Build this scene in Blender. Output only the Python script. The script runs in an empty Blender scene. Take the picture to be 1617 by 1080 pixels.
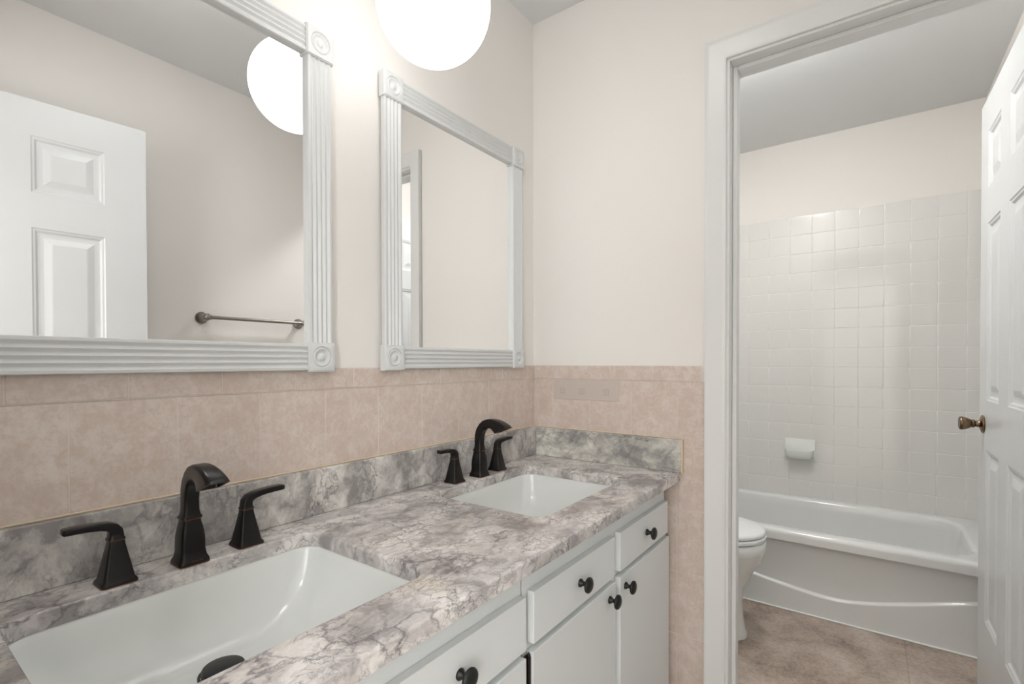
import bpy, bmesh, math, random
from math import sin, cos, pi
from mathutils import Vector, Matrix, noise

random.seed(4)
scene = bpy.context.scene
C = scene.collection

# ------------------------------------------------------------------ camera, world, light, exposure
FPX = 780.159
YAW, PITCH, ROLL = 0.62956, -0.01135, -0.00186
CAM = Vector((1.0397, 0.0, 1.16))
fw = Vector((-sin(YAW) * cos(PITCH), cos(YAW) * cos(PITCH), sin(PITCH)))
r0 = Vector((cos(YAW), sin(YAW), 0)); u0 = r0.cross(fw)
rt = r0 * cos(ROLL) + u0 * sin(ROLL); up = -r0 * sin(ROLL) + u0 * cos(ROLL)
cd = bpy.data.cameras.new('camera'); cam = bpy.data.objects.new('camera', cd); C.objects.link(cam)
cd.sensor_fit = 'HORIZONTAL'; cd.sensor_width = 36.0
cd.lens = FPX * 36.0 / 1617.0
cd.shift_y = (579.95 - 540.0) / 1617.0
cd.clip_start = 0.02
cam.matrix_world = Matrix(((rt.x, up.x, -fw.x, CAM.x), (rt.y, up.y, -fw.y, CAM.y), (rt.z, up.z, -fw.z, CAM.z), (0, 0, 0, 1)))
scene.camera = cam

w = bpy.data.worlds.new('world'); scene.world = w; w.use_nodes = True
w.node_tree.nodes['Background'].inputs[0].default_value = (0.9, 0.95, 1.0, 1)
w.node_tree.nodes['Background'].inputs[1].default_value = 0.05

scene.view_settings.view_transform = 'Standard'
scene.view_settings.look = 'None'
scene.view_settings.gamma = 1.0
scene.view_settings.use_curve_mapping = False
scene.view_settings.exposure = 0.21

GLOBE_POWER = 2.3      # emission strength of the vanity globe
TUB_POWER = 64.0       # emission strength of the tub room ceiling lamp
HALL_FILL = 16.0      # emission strength of the fill dome added in the hall behind the camera
PANEL_FILL = 6.8     # emission of the bright fill panels added in the hall behind the camera
VAN_FILL = 11.5       # emission strength of the fill dome added on the vanity room's ceiling


# ------------------------------------------------------------------ helpers
H = 1.16          # camera height: all "rel" heights below are relative to it
Z = lambda rel: rel + H


def srgb(r, g, b):
    f = lambda c: (c / 255) / 12.92 if c <= 10 else (((c / 255) + .055) / 1.055) ** 2.4
    return (f(r), f(g), f(b), 1)


def link(o, parent=None):
    C.objects.link(o)
    if parent is not None:
        o.parent = parent
    return o


def obj(name, bm, mats, parent=None, smooth=False, origin=None, auto=None):
    me = bpy.data.meshes.new(name)
    if origin is not None:
        bmesh.ops.translate(bm, verts=bm.verts, vec=-Vector(origin))
    bmesh.ops.recalc_face_normals(bm, faces=bm.faces)
    bm.to_mesh(me); bm.free()
    if not isinstance(mats, (list, tuple)):
        mats = [mats]
    for m in mats:
        me.materials.append(m)
    if smooth:
        me.polygons.foreach_set('use_smooth', [True] * len(me.polygons))
        if auto is not None:
            try:
                me.set_sharp_from_angle(angle=math.radians(auto))
            except Exception:
                pass
    o = bpy.data.objects.new(name, me)
    if origin is not None:
        o.location = origin
    return link(o, parent)


def thing(name, label, cat, loc=(0, 0, 0), rz=0, group=None):
    o = bpy.data.objects.new(name, None); o.empty_display_size = .05
    o.location = loc; o.rotation_euler = (0, 0, rz)
    C.objects.link(o)
    o['label'] = label; o['category'] = cat
    if group: o['group'] = group
    return o


def tag(o, label, cat, group=None):
    o['label'] = label; o['category'] = cat
    if group: o['group'] = group
    return o


def struct(o, label, cat):
    o['kind'] = 'structure'; o['label'] = label; o['category'] = cat
    return o


def dup(root, loc, label=None, rz=None):
    r = root.copy(); C.objects.link(r); r.location = loc
    if rz is not None: r.rotation_euler = (0, 0, rz)
    if label: r['label'] = label
    for ch in list(root.children):
        c = ch.copy(); C.objects.link(c); c.parent = r
        for g in ch.children:
            d = g.copy(); C.objects.link(d); d.parent = c
    return r


def box(bm, x0, x1, y0, y1, z0, z1, bev=0.0, seg=2, mi=0):
    t = bmesh.new()
    vs = [t.verts.new((x, y, z)) for x in (x0, x1) for y in (y0, y1) for z in (z0, z1)]
    for f in ((0, 1, 3, 2), (4, 6, 7, 5), (0, 4, 5, 1), (2, 3, 7, 6), (0, 2, 6, 4), (1, 5, 7, 3)):
        t.faces.new([vs[i] for i in f])
    if bev > 0:
        bmesh.ops.bevel(t, geom=list(t.edges), offset=bev, segments=seg, profile=.5, affect='EDGES')
    for f in t.faces: f.material_index = mi
    merge(bm, t)


def merge(bm, t):
    me = bpy.data.meshes.new('tmp'); t.to_mesh(me); t.free()
    bm.from_mesh(me); bpy.data.meshes.remove(me)


def loft(bm, rings, cap0=True, cap1=True, closed=True, mi=0):
    vr = [[bm.verts.new(p) for p in r] for r in rings]
    n = len(vr[0])
    for a, b in zip(vr[:-1], vr[1:]):
        for i in range(n if closed else n - 1):
            j = (i + 1) % n
            f = bm.faces.new((a[i], a[j], b[j], b[i])); f.material_index = mi
    if cap0: bm.faces.new(vr[0][::-1]).material_index = mi
    if cap1: bm.faces.new(vr[-1]).material_index = mi
    return vr


def lathe(bm, prof, n=48, axis='Z', center=(0, 0, 0), mi=0, cap0=True, cap1=True):
    c = Vector(center); rings = []
    for r, h in prof:
        ring = []
        for i in range(n):
            a = 2 * pi * i / n
            if axis == 'Z': p = Vector((r * cos(a), r * sin(a), h))
            elif axis == 'X': p = Vector((h, r * cos(a), r * sin(a)))
            else: p = Vector((r * sin(a), h, r * cos(a)))
            ring.append(c + p)
        rings.append(ring)
    loft(bm, rings, cap0, cap1, mi=mi)


def tube(bm, pts, rad, n=16):
    rings = []
    P = [Vector(p) for p in pts]
    for i, p in enumerate(P):
        d = (P[min(i + 1, len(P) - 1)] - P[max(i - 1, 0)]).normalized()
        a = d.cross(Vector((0, 0, 1)))
        if a.length < 1e-3: a = d.cross(Vector((0, 1, 0)))
        a.normalize(); b = d.cross(a)
        r = rad[i] if isinstance(rad, (list, tuple)) else rad
        rings.append([p + (a * cos(2 * pi * k / n) + b * sin(2 * pi * k / n)) * r for k in range(n)])
    loft(bm, rings)


def rrect(cx, cy, hx, hy, r, n=6, z=0.0):
    """rounded rectangle ring, counter-clockwise, 4*(n+1) points"""
    r = min(r, hx - 1e-5, hy - 1e-5)
    pts = []
    for sx, sy, a0 in ((1, 1, 0), (-1, 1, pi / 2), (-1, -1, pi), (1, -1, 3 * pi / 2)):
        for k in range(n + 1):
            a = a0 + pi / 2 * k / n
            pts.append(Vector((cx + sx * (hx - r) + r * cos(a), cy + sy * (hy - r) + r * sin(a), z)))
    return pts


# ------------------------------------------------------------------ node helpers
class NT:
    def __init__(self, name):
        self.m = bpy.data.materials.new(name); self.m.use_nodes = True
        self.t = self.m.node_tree; self.b = self.t.nodes['Principled BSDF']

    def n(self, kind, **kw):
        nd = self.t.nodes.new(kind)
        for k, v in kw.items(): setattr(nd, k, v)
        return nd

    def l(self, a, b): self.t.links.new(a, b)

    def coord(self, scale=(1, 1, 1), rot=(0, 0, 0), loc=(0, 0, 0)):
        tc = self.n('ShaderNodeTexCoord'); mp = self.n('ShaderNodeMapping')
        mp.inputs['Scale'].default_value = scale; mp.inputs['Rotation'].default_value = rot
        mp.inputs['Location'].default_value = loc
        self.l(tc.outputs['Object'], mp.inputs['Vector'])
        return mp.outputs['Vector']

    def noise(self, vec, scale, detail=4, rough=.5, dist=0, typ=None):
        nd = self.n('ShaderNodeTexNoise')
        nd.inputs['Scale'].default_value = scale; nd.inputs['Detail'].default_value = detail
        nd.inputs['Roughness'].default_value = rough; nd.inputs['Distortion'].default_value = dist
        self.l(vec, nd.inputs['Vector'])
        return nd

    def ramp(self, fac, stops, interp='LINEAR'):
        nd = self.n('ShaderNodeValToRGB'); cr = nd.color_ramp; cr.interpolation = interp
        while len(cr.elements) < len(stops): cr.elements.new(.5)
        for e, (p, c) in zip(cr.elements, stops):
            e.position = p; e.color = c if isinstance(c, tuple) else (c, c, c, 1)
        self.l(fac, nd.inputs[0])
        return nd.outputs[0]

    def math(self, op, a, b=None, c=None):
        nd = self.n('ShaderNodeMath', operation=op)
        for i, v in enumerate((a, b, c)):
            if v is None: continue
            if isinstance(v, (int, float)): nd.inputs[i].default_value = v
            else: self.l(v, nd.inputs[i])
        return nd.outputs[0]

    def mix(self, fac, a, b, blend='MIX'):
        nd = self.n('ShaderNodeMix', data_type='RGBA', blend_type=blend)
        for s, v in ((nd.inputs[0], fac), (nd.inputs[6], a), (nd.inputs[7], b)):
            if isinstance(v, (int, float)): s.default_value = v
            elif isinstance(v, tuple): s.default_value = v
            else: self.l(v, s)
        return nd.outputs[2]

    def bump(self, h, strength=.2, dist=.01):
        nd = self.n('ShaderNodeBump'); nd.inputs['Strength'].default_value = strength
        nd.inputs['Distance'].default_value = dist
        self.l(h, nd.inputs['Height']); self.l(nd.outputs[0], self.b.inputs['Normal'])

    def set(self, **kw):
        for k, v in kw.items():
            s = self.b.inputs[k.replace('_', ' ')]
            if isinstance(v, (int, float, tuple)): s.default_value = v
            else: self.l(v, s)
        return self.m


def plain(name, col, rough=.5, metal=0.0, coat=0.0, bumpy=0, bscale=60, var=0.0):
    t = NT(name)
    t.set(Base_Color=col, Roughness=rough, Metallic=metal, Coat_Weight=coat)
    if var or bumpy:
        v = t.coord()
        nz = t.noise(v, bscale, 3)
        if bumpy: t.bump(nz.outputs[0], bumpy, .002)
        if var:
            n2 = t.noise(v, 2.5, 4)
            d = tuple(c * (1 - var) for c in col[:3]) + (1,)
            t.set(Base_Color=t.mix(n2.outputs[0], d, col))
    return t.m


M = {}
M['paint'] = plain('wall_paint', srgb(239, 235, 230), .62, bumpy=.12, bscale=220, var=.03)
M['ceiling'] = plain('ceiling_paint', srgb(229, 231, 231), .7, bumpy=.1, bscale=160, var=.02)
M['trim'] = plain('trim_paint', srgb(229, 230, 228), .32, bumpy=.05, bscale=40, var=.03)
M['door'] = None
M['frame'] = plain('mirror_frame_paint', srgb(218, 219, 218), .35, var=.02)
M['cabinet'] = plain('cabinet_paint', srgb(224, 227, 226), .38, bumpy=.03, bscale=50, var=.03)
M['dark_gap'] = plain('cabinet_inside', srgb(60, 52, 45), .8, var=.2)
M['mirror'] = plain('mirror_glass', (.96, .963, .96, 1), .0, 1.0)
M['porcelain'] = plain('white_porcelain', srgb(230, 232, 229), .2, coat=.3, var=.01)
M['tub'] = plain('white_enamel', srgb(230, 231, 229), .13, coat=.5, var=.01)
M['shower_tile'] = plain('shower_tile_glaze', srgb(228, 227, 223), .12, coat=.5, var=.02)
M['shower_grout'] = plain('shower_grout', srgb(236, 235, 231), .5, var=.05)
M['grout'] = plain('tile_grout', srgb(224, 212, 203), .8, var=.06)
M['caulk'] = plain('cream_caulk', srgb(226, 208, 184), .6, var=.08)
M['white_caulk'] = plain('white_caulk', srgb(240, 240, 237), .5, var=.02)
M['nickel'] = plain('brushed_nickel', srgb(150, 145, 138), .3, 1.0, var=.1)
M['black_knob'] = plain('black_knob_metal', srgb(44, 46, 44), .38, .6, var=.3)
M['copper'] = plain('copper_edge', srgb(122, 80, 60), .35, .9, var=.3)
M['plastic_seat'] = plain('toilet_seat_plastic', srgb(236, 238, 236), .25, var=.01)
M['hall_floor'] = plain('hall_floor', srgb(150, 130, 110), .5, var=.2)


def mk_bronze():
    t = NT('oil_rubbed_bronze'); v = t.coord()
    nz = t.noise(v, 30, 5)
    col = t.ramp(nz.outputs[0], [(.35, srgb(12, 10, 10)), (.6, srgb(20, 16, 15)), (.8, srgb(46, 29, 23))])
    geo = t.n('ShaderNodeNewGeometry')
    edge = t.ramp(geo.outputs['Pointiness'], [(.55, 0.0), (.68, 1.0)])
    col = t.mix(edge, col, srgb(70, 44, 33))
    return t.set(Base_Color=col, Roughness=.3, Metallic=.35, Specular_IOR_Level=.35, Coat_Weight=.15, Coat_Roughness=.2)


def mk_brass():
    t = NT('antique_brass'); v = t.coord((1, 1, 1))
    nz = t.noise(v, 40, 4)
    col = t.ramp(nz.outputs[0], [(.3, srgb(88, 74, 60)), (.7, srgb(150, 128, 104))])
    return t.set(Base_Color=col, Roughness=.25, Metallic=1.0)


def mk_door():
    t = NT('door_paint'); v = t.coord((60, 60, 3))
    nz = t.noise(v, 6, 5, .6, 1.2)
    t.bump(nz.outputs[0], .12, .0015)
    v2 = t.coord((2, 2, 2))
    n2 = t.noise(v2, 2, 3)
    return t.set(Base_Color=t.mix(n2.outputs[0], srgb(210, 212, 212), srgb(219, 221, 221)), Roughness=.3)


def mk_vanity_tile():
    t = NT('pink_beige_tile'); v = t.coord()
    a = t.noise(v, 9, 6, .62, .3); b = t.noise(v, 130, 5, .7); c = t.noise(v, 34, 6, .7, .6)
    col = t.ramp(a.outputs[0], [(.3, srgb(205, 189, 178)), (.5, srgb(215, 201, 191)), (.7, srgb(220, 208, 199))])
    sp = t.ramp(t.math('MULTIPLY', b.outputs[0], c.outputs[0]), [(.17, 1.0), (.30, 0.0)])
    col = t.mix(t.math('MULTIPLY', sp, .62), col, srgb(200, 178, 163))
    lt = t.ramp(c.outputs[0], [(.5, 0.0), (.68, 1.0)])
    col = t.mix(t.math('MULTIPLY', lt, .35), col, srgb(226, 214, 206))
    t.bump(b.outputs[0], .06, .001)
    return t.set(Base_Color=col, Roughness=.36)


def mk_marble(name, VEIN=.72, STREAK=0.0, CELL=.12, DARK=0.0, green=0.0, rot=(0, 0, 0), loc=(0, 0, 0), scl=(1, 1, 1)):
    t = NT(name)
    base = t.coord(scl, rot, loc)
    wn = t.noise(base, 8.5, 8, .66)
    sub = t.n('ShaderNodeVectorMath', operation='SUBTRACT'); t.l(wn.outputs['Color'], sub.inputs[0]); sub.inputs[1].default_value = (.5, .5, .5)
    mul = t.n('ShaderNodeVectorMath', operation='SCALE'); t.l(sub.outputs[0], mul.inputs[0]); mul.inputs['Scale'].default_value = .10
    add = t.n('ShaderNodeVectorMath', operation='ADD'); t.l(base, add.inputs[0]); t.l(mul.outputs[0], add.inputs[1])
    wv = add.outputs[0]
    # soft grey clouds
    cl = t.noise(wv, 9.5, 9, .64, .3)
    cl2 = t.noise(wv, 34, 7, .72, .5)
    vp = t.n('ShaderNodeTexVoronoi', feature='SMOOTH_F1'); vp.inputs['Scale'].default_value = 13; vp.inputs['Smoothness'].default_value = .3
    t.l(wv, vp.inputs['Vector'])
    sc_ = t.n('ShaderNodeSeparateColor'); t.l(vp.outputs['Color'], sc_.inputs[0])
    cloud = t.math('ADD', t.math('ADD', t.math('MULTIPLY', cl.outputs[0], .68), t.math('MULTIPLY', cl2.outputs[0], .20)), t.math('MULTIPLY', sc_.outputs[0], CELL))
    warm = (srgb(231, 226, 221), srgb(214, 208, 204), srgb(190, 184, 181), srgb(156, 150, 148))
    cool = (srgb(228, 226, 214), srgb(212, 210, 199), srgb(184, 182, 174), srgb(140, 137, 134))
    pal = [tuple(a * (1 - green) + b * green for a, b in zip(p, q)) for p, q in zip(warm, cool)]
    col = t.ramp(cloud, [(.39 + DARK, pal[3]), (.46 + DARK, pal[2]), (.515 + DARK, pal[1]), (.575 + DARK * 1.5, pal[0])])
    vo = t.n('ShaderNodeTexVoronoi', feature='DISTANCE_TO_EDGE'); vo.inputs['Scale'].default_value = 19
    t.l(wv, vo.inputs['Vector'])
    vo2 = t.n('ShaderNodeTexVoronoi', feature='DISTANCE_TO_EDGE'); vo2.inputs['Scale'].default_value = 48
    t.l(wv, vo2.inputs['Vector'])
    msk = t.ramp(t.noise(base, 7, 4, .6).outputs[0], [(.44, 0.0), (.60, 1.0)])
    v1 = t.math('MULTIPLY', t.ramp(vo.outputs[0], [(0.0, 1.0), (.022, .55), (.075, 0.0)]), t.math('ADD', t.math('MULTIPLY', msk, VEIN), VEIN * .15))
    msk2 = t.ramp(t.noise(base, 10, 4, .6, .3).outputs[0], [(.46, 0.0), (.58, 1.0)])
    v2 = t.math('MULTIPLY', t.ramp(vo2.outputs[0], [(0.0, 1.0), (.03, .4), (.10, 0.0)]), t.math('MULTIPLY', msk2, .75))
    rg = t.noise(wv, 10, 7, .65, 1.0)
    rd = t.math('ABSOLUTE', t.math('SUBTRACT', rg.outputs[0], .5))
    v3 = t.math('MULTIPLY', t.ramp(rd, [(0.0, 1.0), (.010, .5), (.035, 0.0)]), t.math('ADD', t.math('MULTIPLY', msk2, .35), .10))
    vein = t.math('MINIMUM', t.math('ADD', t.math('MAXIMUM', v1, v2), v3), .85)
    col = t.mix(vein, col, tuple(a * (1 - green) + b * green for a, b in zip(srgb(98, 93, 96), srgb(100, 98, 98))))
    if STREAK:
        sv = t.coord((1.0, 1.0, 1.0), (0, STREAK, 0)); mp_ = t.n('ShaderNodeMapping'); mp_.inputs['Scale'].default_value = (1.6, 1, 6.0); t.l(sv, mp_.inputs['Vector'])
        st = t.noise(mp_.outputs[0], 3.2, 8, .62, .6)
        dk = t.ramp(st.outputs[0], [(.52, 0.0), (.59, .5), (.67, .1)])
        col = t.mix(dk, col, srgb(120, 116, 118))
    rust = t.ramp(t.noise(base, 5, 3).outputs[0], [(.66, 0.0), (.74, .35)])
    col = t.mix(rust, col, srgb(196, 180, 150))
    return t.set(Base_Color=col, Roughness=.2, Coat_Weight=.15)


def mk_floor():
    t = NT('mottled_vinyl_floor'); v = t.coord()
    a = t.noise(v, 5.5, 9, .66, .1); b = t.noise(v, 70, 6, .75, .1)
    f = t.math('ADD', t.math('MULTIPLY', a.outputs[0], .62), t.math('MULTIPLY', b.outputs[0], .38))
    col = t.ramp(f, [(.38, srgb(130, 112, 102)), (.46, srgb(166, 149, 136)), (.54, srgb(186, 170, 156)), (.62, srgb(202, 188, 178))])
    rd = t.math('ABSOLUTE', t.math('SUBTRACT', t.noise(v, 9, 8, .7, .5).outputs[0], .5))
    col = t.mix(t.math('MULTIPLY', t.ramp(rd, [(0.0, 1.0), (.015, 0.0)]), .22), col, srgb(138, 118, 108))
    # seams between the vinyl squares
    sx = t.n('ShaderNodeSeparateXYZ'); t.l(v, sx.inputs[0])
    seam = None
    for ch, off in (('X', 1.155), ('Y', 1.72)):
        d = t.math('PINGPONG', t.math('SUBTRACT', sx.outputs[ch], off), .457)
        s = t.math('LESS_THAN', d, .0011)
        seam = s if seam is None else t.math('MAXIMUM', seam, s)
    col = t.mix(t.math('MULTIPLY', seam, .6), col, srgb(120, 100, 88))
    return t.set(Base_Color=col, Roughness=.42)


def mk_emit(name, strength, col):
    t = NT(name); v = t.coord()
    nz = t.noise(v, 3, 2)
    t.set(Base_Color=(.9, .9, .88, 1), Roughness=.3, Emission_Color=t.mix(nz.outputs[0], col, tuple(min(1, c * 1.02) for c in col[:3]) + (1,)), Emission_Strength=strength)
    return t.m


M['bronze'] = mk_bronze(); M['brass'] = mk_brass(); M['door'] = mk_door(); M['vtile'] = mk_vanity_tile()
M['marble'] = mk_marble('marble_top', rot=(0, 0, .5), scl=(1.15, .85, 1))
M['marble_back'] = mk_marble('marble_backsplash', VEIN=.4, CELL=.04, DARK=-.004, green=.35, rot=(.7, 0, 0), loc=(.3, .2, .7), scl=(.9, 1.05, .75))
M['marble_end'] = mk_marble('marble_end_splash', VEIN=.3, CELL=.04, DARK=-.03, STREAK=.85, green=.8, rot=(0, .8, 0), loc=(.45, .1, .6), scl=(.62, 1, 1.0))
M['floor'] = mk_floor()
M['globe'] = mk_emit('glowing_opal_glass', GLOBE_POWER, (1, .995, .99, 1))
M['dome_tub'] = mk_emit('tub_lamp_glass', TUB_POWER, (1, .995, .99, 1))
M['fill_van'] = mk_emit('vanity_fill_glass', VAN_FILL, (1, .995, .99, 1))  # glow of the added vanity fill dome
M['fill_hall'] = mk_emit('hall_fill_glass', HALL_FILL, (1, .995, .99, 1))  # glow of the added hall fill dome
M['fill_pane'] = mk_emit('hall_fill_pane', PANEL_FILL, (.97, .985, 1, 1))  # cool white glow of the added hall fill panels
M['plate'] = plain('beige_plate', srgb(205, 192, 183), .45, var=.05)
M['plate_mark'] = plain('beige_plate_mark', srgb(192, 180, 171), .5, var=.1)


# ------------------------------------------------------------------ room shell
D = 1.5693; CEIL = Z(1.275)
TX0, TX1, TY0, TY1 = -.05, 1.474, 1.6843, 3.289      # tub room
RW = 1.407


def slab(name, dims, mat, label, cat='wall'):
    bm = bmesh.new()
    for d in (dims if isinstance(dims[0], (tuple, list)) else [dims]):
        box(bm, *d)
    return struct(obj(name, bm, mat), label, cat)


slab('floor', (-.6, 2.3, -1.75, 3.42, -.05, 0), M['floor'], 'brown and beige mottled vinyl floor in the tub room', 'floor')
slab('ceiling', (-.6, 2.3, -1.75, 3.42, CEIL, CEIL + .05), M['ceiling'], 'flat pale grey-white painted ceiling', 'ceiling')
slab('wall_left', (-.12, -.004, -.16, 1.60, 0, CEIL), M['paint'], 'beige painted wall behind the two framed mirrors')
slab('wall_back', [(-.12, .677, D + .004, TY0, 0, CEIL), (.677, 1.60, D + .004, TY0, Z(.888) + .018, CEIL), (1.413, 1.60, D + .004, TY0, 0, Z(.888) + .018)],
     M['paint'], 'beige painted wall with the doorway to the tub room')
slab('wall_right', (RW, RW + .1, -.16, D + .003, 0, CEIL), M['paint'], 'beige painted wall opposite the mirrors, seen in them')
slab('wall_front', [(-.12, .52, -.16, -.046, 0, CEIL), (.52, 1.31, -.16, -.046, Z(.888) + .018, CEIL), (1.31, RW, -.16, -.046, 0, CEIL)],
     M['paint'], 'beige painted wall with the entry doorway around the viewer')
slab('wall_tub_back', (TX0 - .1, TX1 + .126, TY1 + .006, TY1 + .12, 0, CEIL), M['paint'], 'beige painted wall above the white shower tiles')
slab('wall_tub_left', (TX0 - .1, TX0 - .006, TY0, TY1 + .006, 0, CEIL), M['paint'], 'beige painted wall behind the toilet')
slab('wall_tub_right', (TX1 + .006, TX1 + .126, TY0, TY1 + .006, 0, CEIL), M['paint'], 'beige painted wall behind the open panelled door')
slab('wall_hall', [(.32, 1.42, -1.7, -1.6, 0, CEIL), (-.5, .32, -1.7, -1.6, 0, .45), (-.5, .32, -1.7, -1.6, 2.2, CEIL), (1.42, 2.2, -1.7, -1.6, 0, .45), (1.42, 2.2, -1.7, -1.6, 2.2, CEIL), (-.6, -.5, -1.7, -.05, 0, CEIL), (2.2, 2.3, -1.7, -.05, 0, CEIL), (-.5, -.12, -.16, -.05, 0, CEIL), (RW + .1, 2.2, -.16, -.05, 0, CEIL)],
     M['paint'], 'beige hall walls behind the viewer, outside the entry doorway')


for wi, (xa_, xb_, side_) in enumerate(((-.5, .32, 'left'), (1.42, 2.2, 'right'))):  # unseen glowing panels added for soft frontal fill, framed like windows
    bm = bmesh.new(); box(bm, xa_, xb_, -1.672, -1.668, .45, 2.2)
    wn_ = struct(obj('window_%d' % (wi + 1), bm, M['fill_pane']), 'bright fill panel added in the hall behind the viewer, on the %s' % side_, 'window')
    xm_ = (xa_ + xb_) / 2
    for a_ in ((xa_, xb_, -1.665, -1.61, .45, .49), (xa_, xb_, -1.665, -1.61, 2.16, 2.20), (xa_, xa_ + .04, -1.665, -1.61, .49, 2.16), (xb_ - .04, xb_, -1.665, -1.61, .49, 2.16), (xa_ + .04, xb_ - .04, -1.665, -1.63, 1.30, 1.33)):
        bm = bmesh.new(); box(bm, *a_, .003)
        obj('window_frame', bm, M['trim'], wn_)


# ---- tiles with real edges
def tile_panel(bm, O, U, V, N, uc, vc, gap=.0015, th=.004, bev=.0016, stagger=None):
    O, U, V, N = Vector(O), Vector(U), Vector(V), Vector(N)
    P = lambda a, b, c: O + U * a + V * b + N * c
    q = [bm.verts.new(P(a, b, th * .80)) for a, b in ((uc[0], vc[0]), (uc[-1], vc[0]), (uc[-1], vc[-1]), (uc[0], vc[-1]))]
    bm.faces.new(q).material_index = 1
    for u0_, u1_ in zip(uc[:-1], uc[1:]):
        for v0_, v1_ in zip(vc[:-1], vc[1:]):
            if u1_ - u0_ < .004 or v1_ - v0_ < .004: continue
            rings = []
            r_ = min(bev, th * .7)
            for ins, hh in [(gap / 2, 0.0)] + [(gap / 2 + bev * (1 - cos(pi / 2 * q_ / 4)), th - r_ + r_ * sin(pi / 2 * q_ / 4)) for q_ in range(5)] + [(gap / 2 + bev + .0006, th + .00001)]:
                rings.append([P(u0_ + ins, v0_ + ins, hh), P(u1_ - ins, v0_ + ins, hh), P(u1_ - ins, v1_ - ins, hh), P(u0_ + ins, v1_ - ins, hh)])
            loft(bm, rings, cap0=False)


def cuts(lo, hi, phase, pitch):
    k = math.ceil((lo - phase) / pitch + 1e-6); out = [lo]
    while phase + k * pitch < hi - 1e-4:
        out.append(phase + k * pitch); k += 1
    return out + [hi]


bm = bmesh.new()
zc = cuts(0, Z(-.0638), Z(-.065), .2)
if zc[-1] - zc[-2] < .01: zc = zc[:-2] + zc[-1:]
tile_panel(bm, (-.004, 0, 0), (0, 1, 0), (0, 0, 1), (1, 0, 0), cuts(-.045, D, .2205, .1535), zc)
struct(obj('trim_1', bm, [M['vtile'], M['grout']], smooth=True, auto=50), 'pink-beige tile wainscot along the mirror wall', 'wall tile')
bm = bmesh.new()
tile_panel(bm, (0, D + .004, 0), (1, 0, 0), (0, 0, 1), (0, -1, 0), cuts(.0, .6277, .0837, .1530), zc)
struct(obj('trim_2', bm, [M['vtile'], M['grout']], smooth=True, auto=50), 'pink-beige tile wainscot between the corner and the doorway', 'wall tile')
bm = bmesh.new()
tile_panel(bm, (-.004, 0, 0), (0, 1, 0), (0, 0, 1), (1, 0, 0), cuts(-.045, D, .3002, .1525), [Z(-.0636), Z(-.014)], th=.0062, bev=.0028, gap=.0012)
struct(obj('trim_3', bm, [M['vtile'], M['grout']], smooth=True, auto=50), 'narrow pink-beige cap tiles directly under the mirrors', 'wall tile')
bm = bmesh.new()
tile_panel(bm, (0, D + .004, 0), (1, 0, 0), (0, 0, 1), (0, -1, 0), cuts(.005, .619, .1626, .1515), [Z(-.0636), Z(-.014)], th=.0062, bev=.0028, gap=.0012)
struct(obj('trim_4', bm, [M['vtile'], M['grout']], smooth=True, auto=50), 'narrow pink-beige cap tiles beside the doorway', 'wall tile')
bm = bmesh.new()
zt = cuts(Z(-.79), Z(.835), Z(.835) - .1088 * 20, .1088)
tile_panel(bm, (0, TY1 + .006, 0), (1, 0, 0), (0, 0, 1), (0, -1, 0), cuts(TX0, TX1, .4321, .1095), zt, gap=.0010, th=.006, bev=.0026)
tile_panel(bm, (TX1 + .006, 0, 0), (0, 1, 0), (0, 0, 1), (-1, 0, 0), cuts(2.55, TY1, TY1, .1095), zt, gap=.0010, th=.006, bev=.0026)
tile_panel(bm, (TX0 - .006, 0, 0), (0, 1, 0), (0, 0, 1), (1, 0, 0), cuts(2.55, TY1, TY1, .1095), zt, gap=.0010, th=.006, bev=.0026)
struct(obj('trim_5', bm, [M['shower_tile'], M['shower_grout']], smooth=True, auto=50), 'white square glazed tile surround above the bathtub', 'wall tile')


# ---- door casing and jamb of the tub room doorway
def sweep_casing(bm, path, prof, normal):
    """path: corner points in a wall plane; prof: (across, out); mitred corners"""
    normal = Vector(normal); P = [Vector(p) for p in path]; rings = []
    for i, p in enumerate(P):
        ds = []
        if i > 0: ds.append((p - P[i - 1]).normalized())
        if i < len(P) - 1: ds.append((P[i + 1] - p).normalized())
        acr = [normal.cross(d) for d in ds]
        if len(acr) == 2:
            m = (acr[0] + acr[1]); m = m / m.dot(acr[0])
        else: m = acr[0]
        rings.append([p + m * a + normal * o for a, o in prof])
    loft(bm, rings)


casprof = [(0, 0), (0, .008), (.003, .0105), (.012, .0115), (.03, .013), (.045, .0155), (.054, .0165), (.059, .0145), (.060, .011), (.060, 0)]
HJ = Z(.888)
bm = bmesh.new()
sweep_casing(bm, [(.688, D + .003, 0), (.688, D + .003, HJ + .0075), (1.406, D + .003, HJ + .0075)], [(a, o + .003) if o else (a, o) for a, o in casprof], (0, -1, 0))
struct(obj('trim_6', bm, M['trim'], smooth=True, auto=35), 'white moulded casing around the tub room doorway', 'door trim')
bm = bmesh.new()
box(bm, .677, .6955, D, TY0 + .002, 0, HJ + .018, .0012)
box(bm, 1.3955, 1.412, D, TY0 + .002, 0, HJ + .018, .0012)
box(bm, .6955, 1.3955, D, TY0 + .002, HJ, HJ + .018, .0012)
box(bm, .6955, .7085, D + .040, D + .078, 0, HJ, .0025)
box(bm, .7085, 1.3955, D + .040, D + .078, HJ - .012, HJ, .0025)
box(bm, 1.384, 1.3955, D + .040, D + .078, 0, HJ - .012, .0025)
struct(obj('trim_7', bm, M['trim']), 'white door jamb with stop inside the tub room doorway', 'door trim')
bm = bmesh.new()
box(bm, .52, .538, -.162, -.044, 0, HJ + .018, .001)
box(bm, 1.296, 1.31, -.162, -.044, 0, HJ + .018, .001)
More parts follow.
